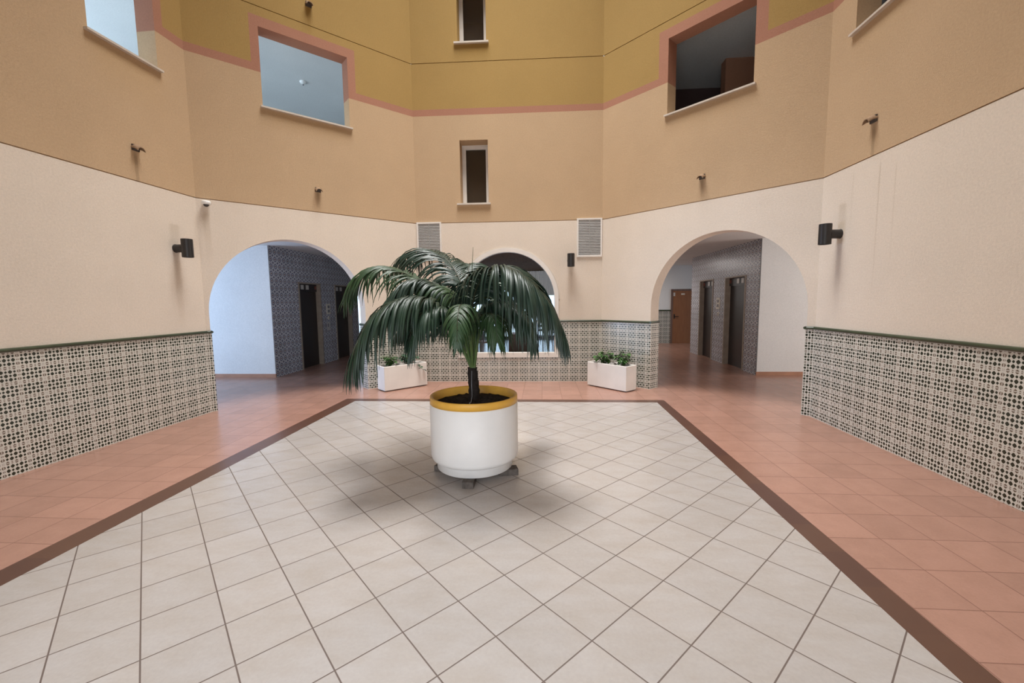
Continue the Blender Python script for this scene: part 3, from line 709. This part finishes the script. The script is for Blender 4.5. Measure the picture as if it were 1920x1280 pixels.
FR_ = {
'F1': [(-0.637, 3.75, 0.947), (-0.713, 3.75, 1.263), (-0.804, 3.75, 1.527), (-0.996, 3.8, 1.698), (-1.201, 3.85, 1.79), (-1.397, 3.9, 1.87), (-1.581, 3.95, 1.867), (-1.747, 3.95, 1.774), (-1.849, 3.95, 1.608)],
'F2': [(-0.629, 3.76, 0.946), (-0.67, 3.85, 1.378), (-0.751, 4.0, 1.676), (-0.906, 4.2, 1.921), (-1.086, 4.35, 2.051), (-1.255, 4.5, 2.104), (-1.427, 4.62, 2.087), (-1.576, 4.7, 2.016)],
'F3': [(-0.64, 3.74, 0.949), (-0.707, 3.7, 1.124), (-0.767, 3.66, 1.256), (-0.816, 3.58, 1.437), (-0.938, 3.48, 1.566), (-1.093, 3.4, 1.59), (-1.231, 3.32, 1.536), (-1.347, 3.26, 1.436), (-1.432, 3.22, 1.288), (-1.508, 3.22, 1.076)],
'F4': [(-0.632, 3.75, 0.947), (-0.693, 3.75, 1.287), (-0.793, 3.75, 1.574), (-0.958, 3.75, 1.709), (-1.122, 3.7, 1.747), (-1.255, 3.66, 1.682), (-1.36, 3.62, 1.567), (-1.46, 3.6, 1.396)],
'F5': [(-0.623, 3.75, 0.947), (-0.627, 3.7, 1.266), (-0.589, 3.62, 1.572), (-0.488, 3.52, 1.76), (-0.334, 3.42, 1.828), (-0.194, 3.36, 1.787), (-0.068, 3.32, 1.684), (0.047, 3.3, 1.55), (0.125, 3.3, 1.409), (0.171, 3.3, 1.292)],
'F6': [(-0.629, 3.73, 0.95), (-0.62, 3.62, 1.203), (-0.613, 3.45, 1.418), (-0.61, 3.28, 1.508), (-0.608, 3.12, 1.522), (-0.598, 2.98, 1.463), (-0.592, 2.9, 1.354), (-0.589, 2.87, 1.238)],
'F7': [(-0.626, 3.77, 0.944), (-0.641, 3.85, 1.329), (-0.68, 4.0, 1.625), (-0.731, 4.2, 1.85), (-0.716, 4.38, 1.943), (-0.648, 4.52, 1.915), (-0.603, 4.6, 1.795)],
'F8': [(-0.618, 3.75, 0.947), (-0.604, 3.75, 1.166), (-0.554, 3.74, 1.406), (-0.428, 3.7, 1.533), (-0.27, 3.66, 1.522), (-0.144, 3.62, 1.421), (-0.068, 3.6, 1.239)],
'F10': [(-0.626, 3.77, 0.944), (-0.625, 3.85, 1.378), (-0.588, 4.0, 1.633), (-0.476, 4.15, 1.744), (-0.302, 4.28, 1.731), (-0.101, 4.36, 1.607), (0.074, 4.4, 1.402)],
'F11': [(-0.614, 3.73, 0.95), (-0.578, 3.68, 1.149), (-0.535, 3.6, 1.319), (-0.482, 3.5, 1.428), (-0.416, 3.4, 1.448), (-0.37, 3.33, 1.374), (-0.353, 3.3, 1.211)],
'F13': [(-0.636, 3.74, 0.949), (-0.679, 3.66, 1.199), (-0.727, 3.55, 1.401), (-0.812, 3.45, 1.495), (-0.922, 3.36, 1.489), (-1.003, 3.3, 1.389), (-1.055, 3.28, 1.229)] ,
'F14': [(-0.619, 3.76, 0.946), (-0.606, 3.8, 1.185), (-0.559, 3.85, 1.45), (-0.45, 3.9, 1.561), (-0.291, 3.95, 1.539), (-0.159, 3.98, 1.408), (-0.085, 4.0, 1.224)] ,
'F15': [(-0.627, 3.75, 0.947), (-0.649, 3.72, 1.289), (-0.729, 3.72, 1.55), (-0.846, 3.74, 1.67), (-1.001, 3.78, 1.673), (-1.148, 3.8, 1.579), (-1.235, 3.82, 1.409)] ,
'F12': [(-0.646, 3.77, 0.944), (-0.739, 3.82, 1.144), (-0.852, 3.88, 1.328), (-1.036, 3.96, 1.417), (-1.248, 4.02, 1.385), (-1.409, 4.06, 1.259)],
}
def spline(P, n):
    P = [Vector(p) for p in P]; out = []; m = len(P) - 1
    for i in range(n + 1):
        t = i / n * m; k = min(int(t), m - 1); f = t - k
        p0 = P[max(k - 1, 0)]; p1 = P[k]; p2 = P[k + 1]; p3 = P[min(k + 2, m)]
        out.append(0.5 * ((2 * p1) + (-p0 + p2) * f + (2*p0 - 5*p1 + 4*p2 - p3) * f*f + (-p0 + 3*p1 - 3*p2 + p3) * f**3))
    return out
def arclen_resample(pts, step):
    out = [pts[0]]; acc = 0.0
    for a, c in zip(pts, pts[1:]):
        d = (c - a).length; pos = step - acc
        while pos <= d:
            out.append(a + (c - a) * (pos / d)); pos += step
        acc = (acc + d) % step
    return out
def leaflet(b, base, side, tang, L, wd, droop, lift, fwd, rng):
    """one folded leaflet strip that leaves the rachis sideways, rises a little and hangs over"""
    seg = 7; p = Vector(base)
    d = (side * rng.uniform(0.60, 0.80) + tang * fwd * rng.uniform(0.8, 1.2) + Vector((0, 0, lift + rng.uniform(-0.08, 0.10)))).normalized()
    drift = Vector((rng.uniform(-1, 1), rng.uniform(-1, 1), 0)) * 0.05
    rows = []
    for i in range(seg + 1):
        t = i / seg
        w = wd * 0.5 * (0.5 + 1.25 * t if t < 0.35 else 0.94 * (1 - ((t - 0.35) / 0.65) ** 1.45))
        w = max(w, 0.0009)
        wv = tang - d * tang.dot(d)
        if wv.length < 0.15: wv = d.cross(side)
        wv.normalize(); up = wv.cross(d)
        if up.z < 0: up = -up
        rows.append((p + wv * w - up * w * 0.3, p + up * w * 0.2, p - wv * w - up * w * 0.3))
        d = (d + drift + Vector((0, 0, -droop * (0.45 + 1.5 * t)))).normalized(); p = p + d * (L / seg)
    ids = [[b.add(q) for q in r] for r in rows]
    for i in range(seg):
        for k in (0, 1):
            b.f.append([ids[i][k], ids[i][k+1], ids[i+1][k+1], ids[i+1][k]]); b.mi.append(0)
def frond(key, mat, start, Lmax, droop, seed, wd=0.030, step=0.0165, tipL=0.42, lift=0.26):
    rng = random.Random(seed)
    path = arclen_resample(spline([loc(p) for p in FR_[key]], 200), 0.01); n = len(path)
    b = MB(); k = int(start * n); inc = step / 0.01
    kk = float(k); last = Vector((1, 0, 0))
    while kk < n - 1:
        i = int(kk); t = (i - k) / max(1, n - 1 - k)
        tan = (path[min(i + 3, n - 1)] - path[max(i - 3, 0)]).normalized()
        hor = tan.cross(Vector((0, 0, 1)))
        if hor.length < 0.25: hor = last
        hor = hor.normalized()
        if hor.dot(last) < 0 and kk > k: hor = -hor
        last = hor
        L = Lmax * (0.60 + 0.40 * math.sin(min(1.0, t * 2.2) * PI / 2)) * (1 - (1 - tipL) * max(0, (t - 0.45) / 0.55) ** 1.5)
        for s in (1, -1):
            if rng.random() < 0.05: continue
            sd = (hor * s).normalized()
            leaflet(b, path[i], sd, tan, L * rng.uniform(0.72, 1.08), wd * (0.75 + 0.3 * (1 - t)) * rng.uniform(0.75, 1.15), droop * rng.uniform(0.75, 1.25), lift * (1 - 0.6 * t), 0.40 + 0.75 * t * t, rng)
        kk += inc * rng.uniform(0.8, 1.2)
    fo = b.build('frond', mat, palm, smooth=True)
    q = max(4, int(k * 0.95)); rr = lambda m: 0.013 * (1 - m / (n - 1)) ** 0.9 + 0.0016
    pe = MB(); sub = list(range(0, q, 3)) + [q]; pe.tube([path[m] for m in sub], [rr(m) for m in sub], 8); pe.build('petiole', M['petiole'], fo, smooth=True)
    r = MB(); sub = list(range(q, n - 1, 3)) + [n - 1]; r.tube([path[m] for m in sub], [rr(m) * 0.8 for m in sub], 7); r.build('rachis', M['rachis_dark'], fo, smooth=True)
    return fo
frond('F1', M['leaf_b'], 0.40, 0.55, 0.34, 1, step=0.0180)
frond('F2', M['leaf_c'], 0.38, 0.68, 0.38, 2, step=0.0156)
frond('F3', M['leaf_a'], 0.36, 0.64, 0.52, 3, step=0.0135)
frond('F4', M['leaf_c'], 0.36, 0.51, 0.40, 4, step=0.0164)
frond('F5', M['leaf_c'], 0.30, 0.68, 0.52, 5, step=0.0135)
frond('F6', M['leaf_b'], 0.50, 0.29, 0.49, 6, step=0.0135)
frond('F7', M['leaf_a'], 0.42, 0.49, 0.45, 7, step=0.0148)
frond('F8', M['leaf_a'], 0.36, 0.53, 0.54, 8, step=0.0143)
frond('F10', M['leaf_b'], 0.38, 0.55, 0.45, 10, step=0.0148)
frond('F11', M['leaf_b'], 0.44, 0.36, 0.56, 11, step=0.0143)
frond('F12', M['leaf_a'], 0.36, 0.49, 0.52, 12, step=0.0135)
frond('F13', M['leaf_a'], 0.40, 0.47, 0.52, 13, step=0.0123)
frond('F14', M['leaf_a'], 0.36, 0.53, 0.52, 14, step=0.0123)
frond('F15', M['leaf_b'], 0.38, 0.51, 0.49, 15, step=0.0123)
b = MB(); sp_ = spline([loc(p) for p in [(-0.634, 3.76, 0.946), (-0.651, 3.8, 1.38), (-0.634, 3.8, 1.716), (-0.613, 3.8, 2.032)]], 20)
b.tube(sp_, [0.009 * (1 - i / 20) + 0.0015 for i in range(21)], 7); o_ = b.build('spear_leaf', M['rachis'], palm, smooth=True); o_['label'] = 'thin unopened spear leaf'

# ------------------------------------------------------------------ the two white troughs and their plants
def trough(x, y, a, label):
    t = thing('planter_trough', label, 'planter', (x, y, 0), a, 'white rectangular troughs')
    L, D, H, w = 0.846, 0.288, 0.44, 0.022          # origin: front lower corner, x along the front, y to the back
    b = MB()
    o4 = [(0, 0), (L, 0), (L, D), (0, D)]; i4 = [(w, w), (L - w, w), (L - w, D - w), (w, D - w)]
    rg = [[(p[0], p[1], 0.014) for p in o4], [(p[0], p[1], H) for p in o4], [(p[0], p[1], H) for p in i4], [(p[0], p[1], H - 0.10) for p in i4]]
    ids = b.ring_faces(rg); b.f.append(ids[0][::-1]); b.mi.append(0)
    weld(b.build('trough_body', M['trough'], t, bevel=0.012, seg=3))
    s = MB(); nx, ny = 24, 8; g = [[s.add((w + (L - 2*w) * i / nx, w + (D - 2*w) * k / ny, H - 0.055 + random.uniform(-0.008, 0.008))) for k in range(ny + 1)] for i in range(nx + 1)]
    for i in range(nx):
        for k in range(ny): s.f.append([g[i][k], g[i+1][k], g[i+1][k+1], g[i][k+1]]); s.mi.append(0)
    s.build('soil', M['soil'], t, smooth=True)
    for fx in (0.06, L - 0.06):
        q = MB(); q.box((fx - 0.04, 0.04, 0.0), (fx + 0.04, D - 0.04, 0.016)); q.build('foot', M['block'], t)
    return Matrix.Translation((x, y, 0)) @ Matrix.Rotation(a, 4, 'Z')
def clump(mx, lx, ly, spread, n, mat, label, seed, hang=0.0, hi=0.24, size=0.07):
    rng = random.Random(seed); p = mx @ Vector((lx, ly, 0.385))
    t = thing('leafy_plant', label, 'plant', p, 0.0, 'leafy plants in the white troughs')
    st = MB(); lf = MB()
    for i in range(n):
        a = rng.uniform(0, 2 * PI); r = spread * math.sqrt(rng.random()); h = hi * rng.uniform(0.35, 1.0) * (1 - 0.4 * r / spread)
        tip = Vector((r * math.cos(a), r * 0.75 * math.sin(a), 0.05 + h))
        if hang and i < 3: tip = Vector((rng.uniform(-0.02, 0.05), 0, 0)) + (mx.to_3x3() @ Vector((0.10 + 0.03 * i, -(ly + 0.02), -0.005 - hang * i / 3)))
        mid = tip * 0.5 + Vector((0, 0, 0.05)); base = Vector((tip.x * 0.15, tip.y * 0.15, -0.01))
        sp = spline([base, mid, tip], 6); st.tube(sp, 0.0028, 5)
        for j in range(3):
            q = sp[6 - j * 2]; da = a + rng.uniform(-1.3, 1.3); L = size * rng.uniform(0.75, 1.35); wv = L * rng.uniform(0.28, 0.42)
            d = Vector((math.cos(da), math.sin(da), rng.uniform(-0.35, 0.45))).normalized(); sd = d.cross(Vector((0, 0, 1))).normalized(); up = sd.cross(d)
            rows = []
            for k in range(5):
                tt = k / 4; ww = wv * math.sin(PI * (0.12 + 0.88 * tt) ** 0.8) if k < 4 else 0.001
                c = q + d * (L * tt) - Vector((0, 0, 0.35 * L * tt * tt))
                rows.append([lf.add(c + sd * ww + up * ww * 0.25), lf.add(c), lf.add(c - sd * ww + up * ww * 0.25)])
            for k in range(4):
                for m_ in (0, 1): lf.f.append([rows[k][m_], rows[k][m_+1], rows[k+1][m_+1], rows[k+1][m_]]); lf.mi.append(0)
    st.build('stems', M['rachis'], t, smooth=True); lf.build('leaves', mat, t, smooth=True)
def stone(mx, lx, ly, s, label, seed):
    rng = random.Random(seed); p = mx @ Vector((lx, ly, 0.375)); b = MB(); rg = []
    for i in range(7):
        ph = PI * i / 6; rg.append([(s[0] * math.sin(ph) * math.cos(2*PI*k/10) * rng.uniform(0.88, 1.1), s[1] * math.sin(ph) * math.sin(2*PI*k/10) * rng.uniform(0.88, 1.1), s[2] * (1 - math.cos(ph)) * rng.uniform(0.95, 1.05)) for k in range(10)])
    b.ring_faces(rg); o = b.build('stone', M['rock'], loc=p, rotz=math.atan2(mx[1][0], mx[0][0])); tag(o, label, 'stone', 'stones in the white troughs')
mL = trough(-2.725, 7.029, math.atan2(0.611, 0.585), 'white rectangular trough below the drooping palm fronds')
aR = math.atan2(7.059 - 7.678, 1.393 - 0.813)
mR = trough(0.813, 7.678, aR, 'white rectangular trough standing clear of the palm near the brown-door arch')
clump(mL, 0.17, 0.15, 0.13, 26, M['ivy'], 'bright green leafy plant at the blue-lit end of the half-shaded trough', 21)
clump(mL, 0.56, 0.16, 0.20, 30, M['ivy_blue'], 'blue-green trailing plant with one leaf hanging over the trough front below the palm', 22, hang=0.10, hi=0.32)
stone(mL, 0.40, 0.10, (0.075, 0.05, 0.045), 'pale stone between the two plants below the palm fronds', 23)
clump(mR, 0.26, 0.15, 0.18, 34, M['ivy'], 'yellow-green leafy plant in the clear trough on the side of the arched window', 24, hi=0.27)
clump(mR, 0.66, 0.16, 0.14, 30, M['ivy'], 'upright green leafy plant in the clear trough beside the tiled pier', 25, hi=0.29)
stone(mR, 0.49, 0.10, (0.085, 0.05, 0.045), 'grey stone between the two plants of the trough near the brown-door arch', 26)

# ------------------------------------------------------------------ dining room behind the arched window
t = thing('wooden_counter', 'dark brown wooden counter seen through the arched window', 'counter', (-0.50, 10.5, 0.006))
b = MB(); b.box((-0.345, 0, 0.03), (0.35, 0.6, 0.69)); b.build('counter_body', M['dark_wood'], t, bevel=0.006)
b = MB(); b.box((-0.36, -0.015, 0.69), (0.365, 0.615, 0.716)); b.build('counter_top', M['dark_wood'], t, bevel=0.005)
b = MB(); b.box((-0.33, 0.02, 0), (0.335, 0.58, 0.03)); b.build('plinth', M['black'], t)
t = thing('display_case', 'small glass display case with a dark lid on the wooden counter', 'display case', (-0.40, 10.72, 0.7225))
b = MB(); h = 0.20
for sx in (-h, h):
    for sy in (-0.15, 0.15): b.box((sx - 0.008, sy - 0.008, 0), (sx + 0.008, sy + 0.008, 0.20))
b.box((-h, -0.15, 0), (h, 0.15, 0.012)); b.build('case_frame', M['black'], t)
b = MB(); b.box((-h + 0.008, -0.145, 0.012), (h - 0.008, 0.145, 0.2)); b.build('case_glass', M['glass_case'], t)
b = MB(); rg = [[(sx * k, sy * k2, zz) for sx, sy in ((-1, -1), (1, -1), (1, 1), (-1, 1))] for k, k2, zz in ((0.22, 0.17, 0.2), (0.22, 0.17, 0.215), (0.07, 0.06, 0.245))]
ids = b.ring_faces(rg); b.f.append(ids[-1]); b.mi.append(0); b.f.append(ids[0][::-1]); b.mi.append(0); b.build('lid', M['black'], t)
b = MB(); b.lathe([(0.0, 0.24), (0.02, 0.245), (0.045, 0.27), (0.045, 0.29), (0.02, 0.31), (0.0, 0.312)], n=16); b.build('knob', M['rock'], t, smooth=True)

def chair(x, y, a, m, label):
    t = thing('dining_chair', label, 'chair', (x, y, 0.006), a, 'chairs in the dining room')
    b = MB(); b.box((-0.21, -0.21, 0.43), (0.21, 0.21, 0.47)); b.build('seat', m, t, bevel=0.008)
    for sx in (-0.19, 0.19):
        q = MB(); q.tube([(sx, -0.19, 0), (sx, -0.19, 0.43)], 0.018, 8); q.build('leg', m, t)
        q = MB(); q.tube([(sx, 0.23, 0), (sx, 0.19, 0.45), (sx, 0.22, 0.75), (sx, 0.26, 0.93)], 0.018, 8); q.build('leg', m, t)
    b = MB()
    for zz, yy in ((0.62, 0.21), (0.75, 0.225), (0.88, 0.25)): b.box((-0.18, yy - 0.01, zz - 0.03), (0.18, yy + 0.01, zz + 0.03))
    b.build('backrest', m, t, bevel=0.004)
chair(-1.62, 11.3, 2.6, M['red_wood'], 'reddish wooden chair behind the palm stems, seen through the arched window')
chair(0.12, 13.1, 0.4, M['black'], 'dark chair just beyond the wooden counter, seen through the glass')
chair(0.62, 14.6, -0.6, M['black'], 'dark chair deep in the dining room close to the window frame edge')
chair(-2.3, 14.2, 1.2, M['red_wood'], 'reddish chair far back in the dining room near the bright glass')
t = thing('dining_table', 'small dark table beside the reddish chair behind the palm stems', 'table', (-1.5, 12.2, 0.006))
b = MB(); b.box((-0.40, -0.35, 0.70), (0.40, 0.35, 0.735)); b.build('table_top', M['dark_wood'], t, bevel=0.005)
for sx in (-0.35, 0.35):
    for sy in (-0.30, 0.30):
        q = MB(); q.box((sx - 0.025, sy - 0.025, 0), (sx + 0.025, sy + 0.025, 0.70)); q.build('leg', M['dark_wood'], t)

# bright glazed front at the far end of the dining room
wallbox('wall_dining_lintel', (-4.6, 17.0, 2.15), (1.3, 17.15, 2.741), M['ceil_wood'])
wallbox('wall_dining_jamb', (0.95, 17.0, 0), (1.3, 17.15, 2.15), M['ceil_wood'])
e = struct(bpy.data.objects.new('window_4', None)); COL.objects.link(e); e.location = (-1.8, 17.05, 0)
b = MB(); b.box((-2.8, 0, 0), (2.75, 0.06, 0.11)); b.box((-2.8, 0, 2.08), (2.75, 0.06, 2.15))
for xx in (-2.8, -1.7, -0.6, 0.5, 1.6, 2.69): b.box((xx, 0, 0.11), (xx + 0.06, 0.06, 2.08))
b.build('window_frame', M['black'], e)
b = MB(); b.box((-2.74, 0.025, 0.11), (2.69, 0.031, 2.08)); b.build('window_pane', M['glass'], e)
# pleated curtain above the glass
def curtain(x0, x1, y, z0, z1, label):
    b = MB(); n = 90; rg = []
    for zz in (z0, z1): rg.append([(x0 + (x1 - x0) * k / n, y + 0.035 * math.sin(k * 1.25) + 0.01 * math.sin(k * 0.37), zz) for k in range(n + 1)])
    b.ring_faces(rg, False); o = b.build('curtain', M['curtain'], smooth=True); md = o.modifiers.new('sol', 'SOLIDIFY'); md.thickness = 0.006
    tag(o, label, 'curtain')
curtain(-0.75, 0.95, 16.7, 1.75, 2.72, 'brown pleated curtain hanging beside the bright glass in the dining room')

# ------------------------------------------------------------------ light
wd = bpy.data.worlds.new('sky'); sc.world = wd; wd.use_nodes = True
bg = wd.node_tree.nodes['Background']; bg.inputs[0].default_value = (0.62, 0.80, 1.0, 1); bg.inputs[1].default_value = 2.2
def area(name, loc, rot, sx, sy, power, col, spread=PI, shape='RECTANGLE'):
    l = bpy.data.lights.new(name, 'AREA'); l.shape = shape; l.size = sx; l.size_y = sy; l.energy = power; l.color = col; l.spread = spread
    o = bpy.data.objects.new(name, l); COL.objects.link(o); o.location = loc; o.rotation_euler = rot; return o
area('skylight_daylight', (-0.64, 5.4, 11.95), (0, 0, 0), 4.5, 4.5, 445, (1.0, 0.975, 0.95), math.radians(78), 'DISK')
area('entrance_daylight', (-0.70, -2.6, 1.7), (PI/2, 0, 0), 3.4, 2.4, 165, (1.0, 0.97, 0.95))
area('lobby_window_daylight', (-10.8, 6.75, 1.4), (0, -PI/2, 0), 2.2, 1.8, 145, (0.46, 0.67, 1.0), math.radians(110))
area('gallery_daylight', (-10.6, 4.0, 4.4), (0, -PI/2 - 0.25, 0), 2.2, 4.6, 270, (0.62, 0.80, 1.0))
area('far_lobby_fill_light', (2.6, 13.6, 2.65), (0, 0, 0), 1.2, 1.2, 45, (1.0, 0.95, 0.92))  # area light without a fixture, added to brighten the far lobby wall
area('dining_fill_light', (-0.9, 11.2, 2.6), (0, 0, 0), 1.0, 1.0, 22, (1.0, 0.8, 0.62))  # warm fill added to bring out the brown of the dining room
area('side_lobby_fill_light', (8.8, 7.1, 1.5), (0, PI/2, 0), 2.0, 2.0, 100, (1.0, 0.97, 0.95))  # fill added in front of the closed side wall to brighten this lobby

# ------------------------------------------------------------------ camera
r = Vector((0.9974138748, 0.0709056089, -0.0117455078)); u = Vector((0.0048717332, 0.0963476722, 0.9953358188)); f = Vector((-0.0717065465, 0.992818977, -0.0957530719))
cam = bpy.data.cameras.new('camera'); co = bpy.data.objects.new('camera', cam); COL.objects.link(co)
cam.sensor_width = 36.0; cam.lens = 791.49 * 36.0 / 1920.0; cam.clip_start = 0.05; cam.clip_end = 200
co.matrix_world = Matrix(((r.x, u.x, -f.x, 0.0), (r.y, u.y, -f.y, 0.0), (r.z, u.z, -f.z, 1.55), (0, 0, 0, 1)))
sc.camera = co
sc.view_settings.view_transform = 'Standard'; sc.view_settings.look = 'None'; sc.view_settings.gamma = 1.0
sc.view_settings.exposure = 0.0; sc.view_settings.use_curve_mapping = False
sc.cycles.max_bounces = 10; sc.cycles.diffuse_bounces = 6; sc.cycles.glossy_bounces = 4; sc.cycles.transparent_max_bounces = 8
sc.cycles.sample_clamp_indirect = 8.0
